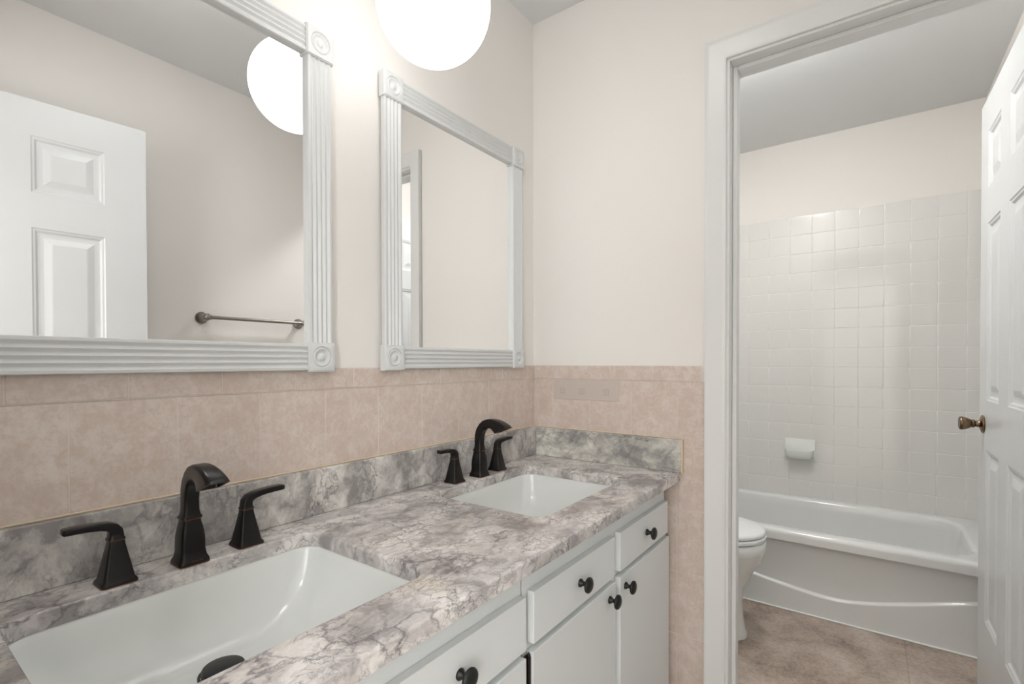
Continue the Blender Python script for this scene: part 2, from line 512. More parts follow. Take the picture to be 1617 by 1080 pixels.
box(bm, .538, 1.296, -.162, -.044, HJ, HJ + .018, .001)
struct(obj('trim_8', bm, M['trim']), 'white jamb of the entry doorway around the viewer', 'door trim')


# ---- six panel doors
def door_mesh(bm, wd, ht, th=.035):
    s = wd / .70
    xs = [0, .115 * s, .295 * s, .405 * s, .585 * s, wd]
    zs = [0, .269, .847, 1.014, 1.604, 1.721, 1.911, ht]
    for side, yb in ((1, th), (-1, 0)):
        Y = lambda dpt: yb - side * dpt
        for i in range(5):
            for j in range(7):
                a, b, c, d = xs[i], xs[i + 1], zs[j], zs[j + 1]
                if i in (1, 3) and j in (1, 3, 5):
                    rings = []
                    for ins, dp in ((0, 0), (.004, .0028), (.009, .0035), (.015, .0085), (.022, .009), (.030, .0085), (.048, .003), (.052, .0022)):
                        rings.append([Vector((a + ins, Y(dp), c + ins)), Vector((b - ins, Y(dp), c + ins)), Vector((b - ins, Y(dp), d - ins)), Vector((a + ins, Y(dp), d - ins))])
                    loft(bm, rings, cap0=False)
                else:
                    bm.faces.new([bm.verts.new(p) for p in ((a, yb, c), (b, yb, c), (b, yb, d), (a, yb, d))])
    for q in (((0, 0, 0), (0, th, 0), (0, th, ht), (0, 0, ht)), ((wd, 0, 0), (wd, th, 0), (wd, th, ht), (wd, 0, ht)),
              ((0, 0, 0), (wd, 0, 0), (wd, th, 0), (0, th, 0)), ((0, 0, ht), (wd, 0, ht), (wd, th, ht), (0, th, ht))):
        bm.faces.new([bm.verts.new(p) for p in q])
    bmesh.ops.remove_doubles(bm, verts=bm.verts, dist=1e-5)


def make_door(name, loc, ang, wd, label):
    bm = bmesh.new(); door_mesh(bm, wd, 2.030)
    o = obj(name, bm, M['door']); o.location = loc; o.rotation_euler = (0, 0, ang)
    return struct(o, label, 'door')


# tub room door: hinge on the right jamb, swung in against the tub room wall
a2 = pi / 2 + .0175
d2 = make_door('door_2', (1.395, 1.692, .014), a2, .692, 'white six panel door standing open into the tub room')
bm = bmesh.new()
KX, KZ = .692 - .074, .944 - .014
knobprof = [(.0, .0), (.0285, .0), (.031, .003), (.029, .006), (.021, .0085), (.0125, .011), (.0105, .016), (.010, .0215), (.014, .0245), (.0145, .0275), (.0125, .030), (.0150, .034), (.0190, .042), (.0220, .050), (.0232, .056), (.0226, .0610), (.0200, .0632), (.0170, .0630), (.015, .0622), (.0, .0622)]
lathe(bm, [(max(r, 1e-4), .035 + h) for r, h in knobprof], 40, 'Y', (KX, 0, KZ))
lathe(bm, [(max(r, 1e-4), -min(h, .035)) for r, h in knobprof[:9]], 40, 'Y', (KX, 0, KZ))
kn = obj('door_knob', bm, M['brass'], d2, smooth=True, auto=50); kn['label'] = 'antique brass tulip-shaped door knob'
for zz in (.22, 1.0, 1.80):
    bm = bmesh.new(); lathe(bm, [(.006, zz), (.006, zz + .09)], 16, 'Z', (-.004, -.004, 0))
    obj('door_hinge', bm, M['brass'], d2, smooth=True, auto=40)
# entry door, open against the right wall (seen in the near mirror)
a1 = pi / 2 + .093
d1 = make_door('door_1', (1.3275, -.036, .010), a1, .752, 'white six panel entry door reflected in the near mirror')
bm = bmesh.new()
KX1 = .752 - .062
lathe(bm, [(max(r, 1e-4), -min(h, .05)) for r, h in knobprof[:14]] , 32, 'Y', (KX1, 0, KZ))
lathe(bm, [(max(r, 1e-4), .035 + h) for r, h in knobprof], 32, 'Y', (KX1, 0, KZ))
kn = obj('door_knob', bm, M['brass'], d1, smooth=True, auto=50); kn['label'] = 'antique brass door knob'

# ------------------------------------------------------------------ countertop with two cutouts
ZT, ZB = Z(-.349), Z(-.3764)
CX1 = .5535
SINKS = [(.2725, .3515), (.2725, 1.1525)]     # cutout centres
SHX, SHY, SR = .1725, .2275, .035
top = thing('countertop', 'grey veined marble countertop holding both sinks', 'countertop', (.28, .76, ZT))
bm = bmesh.new()


def shelf_with_holes(bm, x0, x1, y0, y1, zt_, zb_, holes, e=.0045):
    for (z, inset, flip) in ((zt_, e, False), (zb_, 0.0, True)):
        t = bmesh.new()
        loops = [[Vector((x0, y0, z)), Vector((x1 - inset, y0, z)), Vector((x1 - inset, y1, z)), Vector((x0, y1, z))]]
        for (cx, cy) in holes:
            loops.append(rrect(cx, cy, SHX + inset, SHY + inset, SR + inset, 8, z))
        es = []
        for lp in loops:
            vs = [t.verts.new(p) for p in lp]
            es += [t.edges.new((vs[i], vs[(i + 1) % len(vs)])) for i in range(len(vs))]
        bmesh.ops.triangle_fill(t, use_beauty=True, use_dissolve=False, edges=es)
        merge(bm, t)
    # eased front edge and the other sides
    n = 5
    prof = [(x1 - e + e * sin(pi / 2 * k / n), zt_ - e + e * cos(pi / 2 * k / n)) for k in range(n + 1)] + [(x1, zb_)]
    for (xa, za), (xb, zb2) in zip(prof[:-1], prof[1:]):
        bm.faces.new([bm.verts.new(p) for p in ((xa, y0, za), (xa, y1, za), (xb, y1, zb2), (xb, y0, zb2))])
    bm.faces.new([bm.verts.new(p) for p in ((x0, y0, zb_), (x0, y0, zt_), (x0, y1, zt_), (x0, y1, zb_))])
    for yy in (y0, y1):
        bm.faces.new([bm.verts.new((x0, yy, zb_))] + [bm.verts.new((x0, yy, zt_))] + [bm.verts.new((a, yy, b)) for a, b in prof])
    for (cx, cy) in holes:
        rings = []
        for k in range(n + 1):
            a = pi / 2 * k / n
            ins = e - e * sin(a)
            rings.append(rrect(cx, cy, SHX + ins, SHY + ins, SR + ins, 8, zt_ - e + e * cos(a)))
        rings.append(rrect(cx, cy, SHX, SHY, SR, 8, zb_))
        loft(bm, rings, cap0=False, cap1=False)
    bmesh.ops.remove_doubles(bm, verts=bm.verts, dist=2e-5)


shelf_with_holes(bm, .0005, CX1, -.044, D - .0005, ZT, ZB, SINKS)
o = obj('stone_slab', bm, M['marble'], top, smooth=True, auto=40, origin=(.28, .76, ZT)); o.location = (0, 0, 0)


def part(name, bm, mat, root, **kw):
    """a part built in world coordinates under an unrotated thing"""
    o = obj(name, bm, mat, root, origin=tuple(root.location), **kw); o.location = (0, 0, 0)
    return o


ls = thing('backsplash', 'long marble backsplash strip under the mirrors', 'backsplash', (.01, .76, ZT + .0004), 0, 'marble backsplash strips')
bm = bmesh.new(); box(bm, .0005, .020, -.044, D - .0005, ZT + .0004, Z(-.2445), .0015)
part('stone_strip', bm, M['marble_back'], ls)
bm = bmesh.new(); box(bm, .0004, .006, -.044, D - .001, Z(-.2444), Z(-.2415), .001)
s_ = part('caulk_line', bm, M['caulk'], ls); s_['label'] = 'cream caulk line'
es_ = thing('backsplash', 'short pale greenish marble end splash below the beige outlet plate', 'backsplash', (.29, D - .01, ZT + .0004), 0, 'marble backsplash strips')
bm = bmesh.new(); box(bm, .0215, .5610, D - .020, D - .0005, ZT + .0004, Z(-.2445), .0015)
part('stone_strip', bm, M['marble_end'], es_)
bm = bmesh.new()
box(bm, .0215, .5645, D - .006, D - .0004, Z(-.2444), Z(-.2415), .001)
box(bm, .5611, .5645, D - .019, D - .0005, ZT + .0004, Z(-.2444), .001)
s_ = part('caulk_line', bm, M['caulk'], es_); s_['label'] = 'cream caulk line'

# ------------------------------------------------------------------ sinks
def make_sink(loc, label):
    t = thing('sink', label, 'sink', loc, 0, 'undermount sinks set in the marble countertop')
    bm = bmesh.new()
    rings = [rrect(0, 0, SHX + .022, SHY + .022, .045, 10, -.014), rrect(0, 0, SHX + .022, SHY + .022, .045, 10, -.0008),
             rrect(0, 0, SHX + .002, SHY + .002, .040, 10, -.0008), rrect(0, 0, SHX + .0005, SHY + .0005, .040, 10, -.004)]
    N_ = 16
    dep = .118
    for k in range(1, N_ + 1):
        s = k / N_
        # walls go down steeply, ends slope more, then blend to a flat floor
        zz = -.004 - dep * (sin(s * pi / 2) ** .9)
        g = (1 - cos(s * pi / 2)) ** 1.05
        rings.append(rrect(-.006 * g, 0, SHX - (.012 * s + .070 * g), SHY - (.020 * s + .095 * g), .040 + .02 * s, 10, zz))
    for q in (.75, .5, .25):
        rings.append(rrect(-.028 * (1 - q) - .006, 0, (SHX - .082) * q, (SHY - .115) * q, .06 * q, 10, -.004 - dep - .002 * (1 - q)))
    loft(bm, rings, cap0=False)
    # outside shell
    rings = [rrect(0, 0, SHX + .022, SHY + .022, .045, 10, -.014), rrect(0, 0, SHX + .010, SHY + .010, .05, 10, -.02), rrect(0, 0, SHX - .03, SHY - .05, .06, 10, -.128), rrect(0, 0, .08, .10, .06, 10, -.135)]
    loft(bm, rings, cap0=False)
    obj('basin', bm, M['porcelain'], t, smooth=True, auto=60)
    bm = bmesh.new()
    c = (-.072, .012, 0)
    zb = -.122
    lathe(bm, [(.036, zb - .004), (.036, zb + .0015), (.035, zb + .0025), (.032, zb + .0020), (.0315, zb - .004)], 40, 'Z', c, cap0=False, cap1=False)
    lathe(bm, [(.0300, zb - .006), (.0310, zb + .0085), (.0300, zb + .0105), (.020, zb + .0120), (.001, zb + .0125)], 40, 'Z', c)
    dr = obj('drain_stopper', bm, M['bronze'], t, smooth=True, auto=50); dr['label'] = 'round dark bronze pop-up drain stopper'
    return t


sk = make_sink((SINKS[0][0], SINKS[0][1], ZB), 'white rectangular sink nearest the viewer with dark drain')
dup(sk, (SINKS[1][0], SINKS[1][1], ZB), 'white rectangular sink in the far corner beside the doorway')

# ------------------------------------------------------------------ faucets
def sq(c, ax, ay, hx, hy, r, n=4):
    """rounded square ring around c spanned by ax, ay"""
    return [c + ax * p.x + ay * p.y for p in rrect(0, 0, hx, hy, r, n)]


XA, YA, ZA = Vector((1, 0, 0)), Vector((0, 1, 0)), Vector((0, 0, 1))


def vloft(bm, prof, r=.3):
    loft(bm, [sq(Vector((0, 0, z)), XA, YA, h, h2, min(h, h2) * r) for h, h2, z in prof])


def make_spout(root, loc):
    bm = bmesh.new()
    vloft(bm, [(.0240, .0240, .0010), (.0244, .0244, .0035), (.0236, .0236, .0068), (.0208, .0208, .0125), (.0190, .0190, .022), (.0190, .0190, .036), (.0184, .0184, .048), (.0162, .0162, .062), (.0140, .0140, .072), (.0136, .0136, .0765)], .32)
    t = obj('spout', bm, M['bronze'], root, smooth=True, auto=45); t.location = loc
    bm = bmesh.new(); vloft(bm, [(.0243, .0243, 0), (.0246, .0246, .0006), (.0242, .0242, .0012)], .32)
    b_ = obj('base_ring', bm, M['copper'], t); b_['label'] = 'thin copper edge ring'
    bm = bmesh.new(); vloft(bm, [(.0138, .0138, .0763), (.0150, .0150, .0770), (.0152, .0152, .0780), (.0150, .0150, .0784)], .35)
    b_ = obj('collar', bm, M['copper'], t); b_['label'] = 'copper edged collar'
    # gooseneck: rounded sections between an outer and an inner arch in the xz plane
    bm = bmesh.new(); rings = []
    outer = [(-.0160, .0783), (-.0162, .0800), (-.0135, .0840), (-.0120, .092), (-.0120, .110), (-.0105, .128), (-.0040, .146), (.0075, .161), (.0235, .1715), (.0430, .1765), (.0640, .1775), (.0850, .1755), (.1050, .1710), (.1220, .1650), (.1330, .1598), (.1385, .1560), (.1400, .1545)]
    inner = [(.0160, .0783), (.0162, .0800), (.0140, .0840), (.0125, .092), (.0125, .110), (.0150, .124), (.0210, .136), (.0300, .1440), (.0400, .1482), (.0500, .1496), (.0590, .1490), (.0660, .1470), (.0720, .1438), (.0770, .1408), (.0805, .1386), (.0825, .1372), (.0835, .1366)]
    hws = [.0160, .0162, .0138, .0122, .0118, .0120, .0123, .0127, .0132, .0138, .0145, .0153, .0162, .0171, .0179, .0185, .0184]
    for (ox, oz), (ix_, iz), hw in zip(outer, inner, hws):
        o_, i_ = Vector((ox, 0, oz)), Vector((ix_, 0, iz))
        h_ = (o_ - i_).length / 2
        rings.append(sq((o_ + i_) / 2, (o_ - i_).normalized(), YA, h_, hw, hw * .42, 5))
    rings = [[Vector((p.x if p.x < .012 else .012 + (p.x - .012) * .80, p.y, p.z)) for p in r_] for r_ in rings]
    last = rings[-1]
    loft(bm, rings, cap1=False)
    ctr = sum(last, Vector()) / len(last)
    inn = [ctr + (p - ctr) * .82 for p in last]
    deep = [p + Vector((-.001, 0, .006)) for p in inn]
    loft(bm, [last, inn, deep], cap0=False)
    bmesh.ops.remove_doubles(bm, verts=bm.verts, dist=1e-5)
    obj('gooseneck', bm, M['bronze'], t, smooth=True, auto=50)
    return t


def make_handle(root, loc, left):
    bm = bmesh.new()
    vloft(bm, [(.0240, .0240, .0010), (.0243, .0243, .0034), (.0228, .0228, .0058), (.0206, .0206, .0090), (.0108, .0108, .060), (.0098, .0098, .0675)], .28)
    t = obj('handle', bm, M['bronze'], root, smooth=True, auto=40); t.location = loc
    bm = bmesh.new(); vloft(bm, [(.0242, .0242, 0), (.0245, .0245, .0006), (.0241, .0241, .0012)], .28)
    b_ = obj('base_ring', bm, M['copper'], t); b_['label'] = 'thin copper edge ring'
    bm = bmesh.new(); vloft(bm, [(.0100, .0100, .0673), (.0112, .0112, .0682), (.0112, .0112, .0690), (.0104, .0104, .0695)], .3)
    b_ = obj('collar', bm, M['copper'], t); b_['label'] = 'copper edged collar'
    s = -1 if left else 1
    bm = bmesh.new(); rings = []
    # neck rising then turning outwards into a flat lever
    L_ = .88 if left else 1.0
    keys = [(0, .0692, 90, .0112, .0112), (0, .0712, 90, .0112, .0112), (0, .0725, 90, .0098, .0100), (.0, .0775, 86, .0094, .0100), (.001, .0830, 72, .0090, .0100), (.0050, .0880, 46, .0080, .0099), (.0125, .0915, 20, .0066, .0098),
            (.023, .0935, 9, .0058, .0098), (.037, .0950, 5, .0054, .0098), (.052, .0957, 2, .0052, .0098), (.0655, .0958, 0, .0051, .0098), (.0720, .0957, 0, .0047, .0092), (.0740, .0956, 0, .0032, .0070)]
    keys = [(y * L_, z, a_, p_, q_) for y, z, a_, p_, q_ in keys]
    for (y, z, ang, hn, hw) in keys:
        d = Vector((0, s * cos(math.radians(ang)), sin(math.radians(ang)))); nn = d.cross(XA)
        rings.append(sq(Vector((0, s * y, z)), XA, nn, hw, hn, min(hn, hw) * .45, 4))
    loft(bm, rings)
    obj('lever', bm, M['bronze'], t, smooth=True, auto=50)
    return t


def make_faucet(loc, label):
    t = thing('faucet', label, 'faucet', loc, 0, 'oil-rubbed bronze faucets with two levers')
    s_ = make_spout(t, (.0080, 0, 0))
    make_handle(t, (0, -.1030, 0), True)
    make_handle(t, (0, .1000, 0), False)
    return t, s_


fc, sp = make_faucet((.0690, .3640, ZT), 'dark bronze gooseneck faucet with two levers behind the near sink')
dup(fc, (.0610, 1.1620, ZT), 'dark bronze gooseneck faucet with two levers behind the far corner sink')
# maker's lettering low on the near spout's front
tc = bpy.data.curves.new('lettering', 'FONT'); tc.body = 'PARSON'; tc.size = .0046; tc.extrude = .0001; tc.align_x = 'CENTER'
lo = bpy.data.objects.new('lettering', tc); C.objects.link(lo)
dg = bpy.context.evaluated_depsgraph_get(); me = bpy.data.meshes.new_from_object(lo.evaluated_get(dg)); bpy.data.objects.remove(lo)
me.materials.append(M['copper'])
lo = bpy.data.objects.new('lettering', me); C.objects.link(lo); lo.parent = sp
lo.rotation_euler = (math.radians(66), 0, math.radians(90)); lo.location = (.0246, .002, .0056)
lo['label'] = 'small copper lettering'

# ------------------------------------------------------------------ mirrors
def make_mirror(loc, label):
    t = thing('framed_mirror', label, 'mirror', loc, 0, 'white framed mirrors on the vanity wall')
    W_, H_ = .6330, .7775; B = .067; Rw = .059; off = (B - Rw) / 2
    bm = bmesh.new(); box(bm, .0, .004, off + .01, W_ - off - .01, off + .01, H_ - off - .01)
    obj('glass', bm, M['mirror'], t)
    # reeded moulding profile (across, out)
    prof = [(0, .002), (0, .0140), (.0015, .0160), (.006, .0168)]
    nf = 4; fw_ = (Rw - .012) / nf
    for k in range(nf):
        a = .006 + k * fw_
        for q in range(1, 7):
            ang = pi * q / 7
            prof.append((a + .0012 + (fw_ - .0024) * q / 7, .0168 - .0042 * sin(ang)))
        prof.append((a + fw_, .0168))
    prof += [(Rw - .0015, .0160), (Rw, .0140), (Rw, .002)]
    for (kind, base) in (('V', off), ('V', W_ - off - Rw), ('H', off), ('H', H_ - off - Rw)):
        bm = bmesh.new()
        L = H_ if kind == 'V' else W_
        ends = []
        for e in (B - .002, L - B + .002):
            ends.append([Vector((o_, base + a_, e)) if kind == 'V' else Vector((o_, e, base + a_)) for a_, o_ in prof])
        loft(bm, ends)
        obj('fluted_moulding', bm, M['frame'], t, smooth=True, auto=28)
    for by in (0, W_ - B):
        for bz in (0, H_ - B):
            bm = bmesh.new(); th = .0215; e = .0035
            cy, cz = by + B / 2, bz + B / 2
            n = 12
            def sqr(h, x):
                pts = []
                for s in range(4):
                    for k in range(n):
                        u_ = -1 + 2 * k / n
                        p = [(u_, -1), (1, u_), (-u_, 1), (-1, -u_)][s]
                        pts.append(Vector((x, cy + h * p[0], cz + h * p[1])))
                return pts
            def cir(r, x):
                out = []
                for s in range(4):
                    for k in range(n):
                        u_ = -1 + 2 * k / n
                        p = [(u_, -1), (1, u_), (-u_, 1), (-1, -u_)][s]
                        a_ = math.atan2(p[1], p[0])
                        out.append(Vector((x, cy + r * cos(a_), cz + r * sin(a_))))
                return out
            rings = [sqr(B / 2, .0), sqr(B / 2, th - e * .9), sqr(B / 2 - e * .35, th - e * .75), sqr(B / 2 - e * .6, th - e * .2), sqr(B / 2 - e, th)]
            for r, dx in ((.0245, 0), (.0235, -.0022), (.0225, -.0028), (.0212, -.0012), (.0195, -.0004), (.0172, -.0012), (.0150, -.0034), (.0115, -.0046), (.0085, -.0040), (.0065, -.0018), (.0035, -.0004), (.0006, 0)):
                rings.append(cir(r, th + dx))
            loft(bm, rings)
            obj('corner_block', bm, M['frame'], t, smooth=True, auto=38)
    return t


m1 = make_mirror((.0047, .0585, Z(-.0225)), 'white framed mirror nearest the viewer, reflecting the entry door')
dup(m1, (.0047, .8380, Z(-.0225)), 'white framed mirror next to the room corner, above the far sink')

# ------------------------------------------------------------------ globe lamp
GL = (.2757, .7665, Z(.7675))
g = thing('globe_lamp', 'large round glowing white globe lamp between the mirrors', 'lamp', (GL[0], GL[1], CEIL - .001))
bm = bmesh.new(); bmesh.ops.create_uvsphere(bm, u_segments=64, v_segments=40, radius=.1216)
bmesh.ops.translate(bm, verts=bm.verts, vec=(0, 0, GL[2] - CEIL + .001))
o = obj('globe', bm, M['globe'], g, smooth=True)
bm = bmesh.new(); lathe(bm, [(.032, GL[2] - CEIL + .1195), (.034, GL[2] - CEIL + .125), (.030, GL[2] - CEIL + .150), (.010, GL[2] - CEIL + .155), (.006, GL[2] - CEIL + .160), (.006, -.02), (.05, -.018), (.055, -.012), (.055, -.0005)], 32)
obj('stem', bm, M['nickel'], g, smooth=True, auto=40)

# flush dome lamps on the ceilings, all outside the picture; vanity and hall ones added as fill
def dome_lamp(loc, r, dep, mat, label):
    t = thing('ceiling_lamp', label, 'ceiling lamp', loc)
    bm = bmesh.new(); lathe(bm, [(r + .012, 0), (r + .012, -.012), (r + .006, -.018), (r - .004, -.018), (.001, -.018)], 40)
    obj('base', bm, M['nickel'], t, smooth=True, auto=40)
    bm = bmesh.new(); lathe(bm, [(max(r * cos(pi / 2 * k / 10), .0005), -.0185 - dep * sin(pi / 2 * k / 10)) for k in range(11)], 40)
    obj('diffuser', bm, mat, t, smooth=True, auto=60)


dome_lamp((.70, 2.07, CEIL - .0005), .12, .062, M['dome_tub'], 'round flush dome lamp on the tub room ceiling above the toilet')
dome_lamp((.62, .60, CEIL - .0005), .15, .055, M['fill_van'], 'round flush dome fill lamp added on the vanity room ceiling above the viewer')
dome_lamp((1.1, -.85, CEIL - .0005), .26, .075, M['fill_hall'], 'round flush dome fill lamp added in the hall behind the viewer')

# ------------------------------------------------------------------ vanity cabinets
def knob(x, y, z, parent, root):
    bm = bmesh.new()
    lathe(bm, [(.0001, 0), (.0088, 0), (.0092, .0018), (.0080, .0040), (.0052, .0075), (.0046, .0115), (.0060, .0145), (.0120, .0165), (.0165, .0190), (.0172, .0215), (.0163, .0240), (.0120, .0268), (.0060, .0282), (.0001, .0286)], 32, 'X')
    o = obj('knob', bm, M['black_knob'], parent, smooth=True, auto=60)
    o.location = (x - root.location.x, y - root.location.y, z - root.location.z)
    return o


def make_cabinet(y0, y1, d_l, d_r, doors, label, first):
    """d_l/d_r: (ya, yb) of two drawers; doors likewise with hinge side"""
    yc = (y0 + y1) / 2
    t = thing('vanity_cabinet', label, 'cabinet', (.26, yc, 0), 0, 'white vanity cabinet units')
    FXF = .5135
    # box
    bm = bmesh.new()
    box(bm, .002, FXF - .018, y0, y0 + .016, 0, ZB - .001)
    box(bm, .002, FXF - .018, y1 - .016, y1, 0, ZB - .001)
    box(bm, .002, FXF - .018, y0 + .016, y1 - .016, .09, .106)
    box(bm, .002, .008, y0 + .016, y1 - .016, .106, ZB - .14)
    part('carcass', bm, M['cabinet'], t)
    bm = bmesh.new(); box(bm, FXF - .08, FXF - .062, y0 + .016, y1 - .016, 0, .09)
    part('toe_kick', bm, M['cabinet'], t)
    # face frame
    bm = bmesh.new(); a, b = FXF - .018, FXF
    fy0 = y0 + .0008; fy1 = y1 - .0008
    ms = (d_l[1] + d_r[0]) / 2
    box(bm, a, b, fy0, fy0 + .035, .09, ZB - .001, .0008)
    box(bm, a, b, fy1 - .035, fy1, .09, ZB - .001, .0008)
    box(bm, a, b, ms - .028, ms + .028, .09, ZB - .001, .0008)
    box(bm, a, b + .0005, fy0, fy1, Z(-.436), ZB - .001, .0008)
    box(bm, a, b - .0005, fy0, fy1, Z(-.556), Z(-.518), .0008)
    box(bm, a, b - .0005, fy0, fy1, .088, .125, .0008)
    part('face_frame', bm, M['cabinet'], t)
    for i, (ya, yb) in enumerate((d_l, d_r)):
        bm = bmesh.new(); box(bm, FXF + .0006, .5300, ya, yb, Z(-.5305), Z(-.4315), .0012)
        dr = part('drawer', bm, M['cabinet'], t)
        knob(.5300, (ya + yb) / 2, Z(-.4800), dr, t)
    for (ya, yb, hs) in doors:
        bm = bmesh.new(); box(bm, FXF + .0006, .5300, ya, yb, .105, Z(-.5450), .0012)
        do = part('door', bm, M['cabinet'], t)
        ky = yb - .036 if hs == 'L' else ya + .030
        knob(.5300, ky, Z(-.5760), do, t)
        hy = ya - .005 if hs == 'L' else yb + .004
        for z0 in (Z(-.5520) - .062, .20):
            bm = bmesh.new()
            lathe(bm, [(.0001, z0 - .004), (.0036, z0 - .003), (.0045, z0), (.0045, z0 + .060), (.0038, z0 + .0605), (.0036, z0 + .065), (.0005, z0 + .070)], 14, 'Z', (.5225, hy, 0))
            box(bm, FXF + .0004, .5230, hy - .004, hy + .0035, z0, z0 + .060)
            hg = obj('hinge', bm, M['bronze'], do, smooth=True, auto=40, origin=tuple(t.location))
            hg.location = (0, 0, 0); hg['label'] = 'dark bronze hinge'
    return t


make_cabinet(-.040, .7495, (-.020, .342), (.380, .7430), [(-.020, .348, 'L'), (.378, .7430, 'R')],
             'white painted vanity cabinet unit under the near sink', True)
make_cabinet(.7505, 1.5330, (.7680, 1.1300), (1.1630, 1.5200), [(.7660, 1.1350, 'L'), (1.1630, 1.5310, 'R')],
             'white painted vanity cabinet unit under the far sink, beside the doorway', False)

# ------------------------------------------------------------------ wall plate on the back tiles
p = thing('outlet_plate', 'long beige outlet plate with three small squares on the corner tiles', 'outlet plate', (.2180, D - .0004, Z(-.1020)))
bm = bmesh.new()
rr = [Vector((q.x, 0, q.y)) for q in rrect(0, 0, .1290, .0345, .007, 6)]
rings = [[Vector((q.x, 0, q.z)) for q in rr], [Vector((q.x, -.0012, q.z)) for q in rr], [Vector((q.x * .992, -.0020, q.z * .975)) for q in rr]]
loft(bm, rings); obj('cover', bm, M['plate'], p)
for xx in (-.092, -.012, .082):
    bm = bmesh.new()
    for h_, d_ in ((.0105, .0004), (.0065, .0008), (.003, .0012)):
        box(bm, xx - h_, xx + h_, -.0020 - d_, -.0019, -h_ - .004, h_ - .004, .0002, mi=0 if h_ != .0065 else 1)
    obj('socket', bm, [M['plate_mark'], M['plate']], p)

# ------------------------------------------------------------------ towel bar on the right wall
t = thing('towel_bar', 'brushed nickel towel bar reflected in the near mirror', 'towel bar', (RW - .0005, 1.193, Z(.199)))
BY0, BY1 = .971 - 1.193, 1.432 - 1.193
for s, yy in ((1, BY0), (-1, BY1)):
    bm = bmesh.new()
    lathe(bm, [(.0001, 0), (.026, 0), (.0265, -.004), (.024, -.009), (.018, -.013), (.0145, -.020), (.0140, -.045), (.0150, -.060), (.0145, -.070), (.010, -.0745), (.0001, -.0755)], 32, 'X', (0, yy, 0))
    obj('post', bm, M['nickel'], t, smooth=True, auto=50)
bm = bmesh.new()
tube(bm, [(-.060, BY0 + .008, 0), (-.060, BY0 + .018, 0), (-.060, BY0 + .0185, 0), (-.060, BY1 - .0185, 0), (-.060, BY1 - .018, 0), (-.060, BY1 - .008, 0)], [.0105, .0105, .0078, .0078, .0105, .0105], 24)
obj('bar', bm, M['nickel'], t, smooth=True, auto=40)

# ------------------------------------------------------------------ bathtub
RIM = Z(-.781)
bt = thing('bathtub', 'white built-in bathtub with curved apron line behind the toilet', 'bathtub', (.712, 2.93, 0))
bm = bmesh.new()
X0, X1, Y0, Y1 = TX0 + .0015, TX1 - .0015, 2.580, TY1 - .0015
cx, cy = (X0 + X1) / 2, (Y0 + Y1) / 2; hx, hy = (X1 - X0) / 2, (Y1 - Y0) / 2
# inner opening
ix0, ix1, iy0, iy1 = X0 + .075, X1 - .085, Y0 + .072, Y1 - .052
icx, icy = (ix0 + ix1) / 2, (iy0 + iy1) / 2; ihx, ihy = (ix1 - ix0) / 2, (iy1 - iy0) / 2
n = 12
rings = []
outer = rrect(cx, cy, hx, hy, .002, n, RIM)
rings.append([Vector((p.x, p.y, RIM - .048)) for p in outer])
for k in range(0, 7):        # rolled outer nose: round over front only
    a = pi / 2 * k / 6; R_ = .020
    ring = []
    for p in outer:
        q = p.copy(); fr = max(0.0, min(1.0, (cy - p.y) / hy)) if p.y < cy else 0.0
        q.z = RIM - R_ * (1 - sin(a)) if fr > .9 else RIM - .004 * (1 - sin(a))
        if fr > .9: q.y = p.y + R_ * (1 - cos(a))
        ring.append(q)
    rings.append(ring)
for ins, dz in ((-.012, .0), (-.004, -.002), (.003, -.007), (.007, -.015)):
    rings.append(rrect(icx, icy, ihx - ins, ihy - ins, .13, n, RIM + dz))
dep = .30
for k in range(1, 13):
    s = k / 12; zz = RIM - .015 - dep * sin(s * pi / 2); gx = (1 - cos(s * pi / 2))
    rings.append(rrect(icx - .035 * gx, icy, ihx - .007 - .020 * s - .10 * gx, ihy - .007 - .018 * s - .055 * gx, .13, n, zz))
for q in (.6, .2):
    rings.append(rrect(icx - .035, icy, (ihx - .127) * q, (ihy - .08) * q, .13 * q, n, RIM - .015 - dep - .003))
loft(bm, rings, cap0=False)
part('tub_shell', bm, M['tub'], bt, smooth=True, auto=60)
# apron with raised lower field along a swooping line
bm = bmesh.new()
pts = [(-.06, -.905), (.30, -.965), (.588, -1.027), (.76, -1.052), (.90, -1.067), (1.0, -1.055), (1.137, -1.020), (1.35, -.955), (1.50, -.915)]


def zline(x):
    for (xa, za), (xb, zb) in zip(pts[:-1], pts[1:]):
        if xa <= x <= xb:
            s = (x - xa) / (xb - xa); return za + (zb - za) * s
    return pts[-1][1]


def zsm(x):
    return Z(sum(zline(min(1.499, max(-.059, x + d))) for d in (-.06, -.04, -.02, 0, .02, .04, .06)) / 7)


NX, NZ = 110, 60; grid = []
for i in range(NX + 1):
    x = X0 + (X1 - X0) * i / NX; zl = zsm(x); col = []
    zs_ = [0.002 + (zl - .010 - .002) * k / 6 for k in range(7)] + [zl - .010 + .020 * k / 10 for k in range(1, 11)] + [zl + .010 + (RIM - .030 - zl - .010) * k / 20 for k in range(1, 21)]
    for z in zs_:
        s = max(0, min(1, (zl + .007 - z) / .014)); s = s * s * (3 - 2 * s)
        base_y = 2.622
        # lean: apron tucks back under the rim
        y = base_y - .0105 * s - .004 * (1 - s) * 0
        tt = max(0, (z - (RIM - .075)) / .045); y -= .020 * tt * tt * (1 if tt < 1.2 else 1)
        col.append(bm.verts.new((x, y, z)))
    grid.append(col)
for i in range(NX):
    for j in range(len(grid[0]) - 1):
        bm.faces.new((grid[i][j], grid[i + 1][j], grid[i + 1][j + 1], grid[i][j + 1]))
part('apron', bm, M['tub'], bt, smooth=True)
bm = bmesh.new(); box(bm, X0, X1, 2.603, 2.614, .0004, .005, .0015)
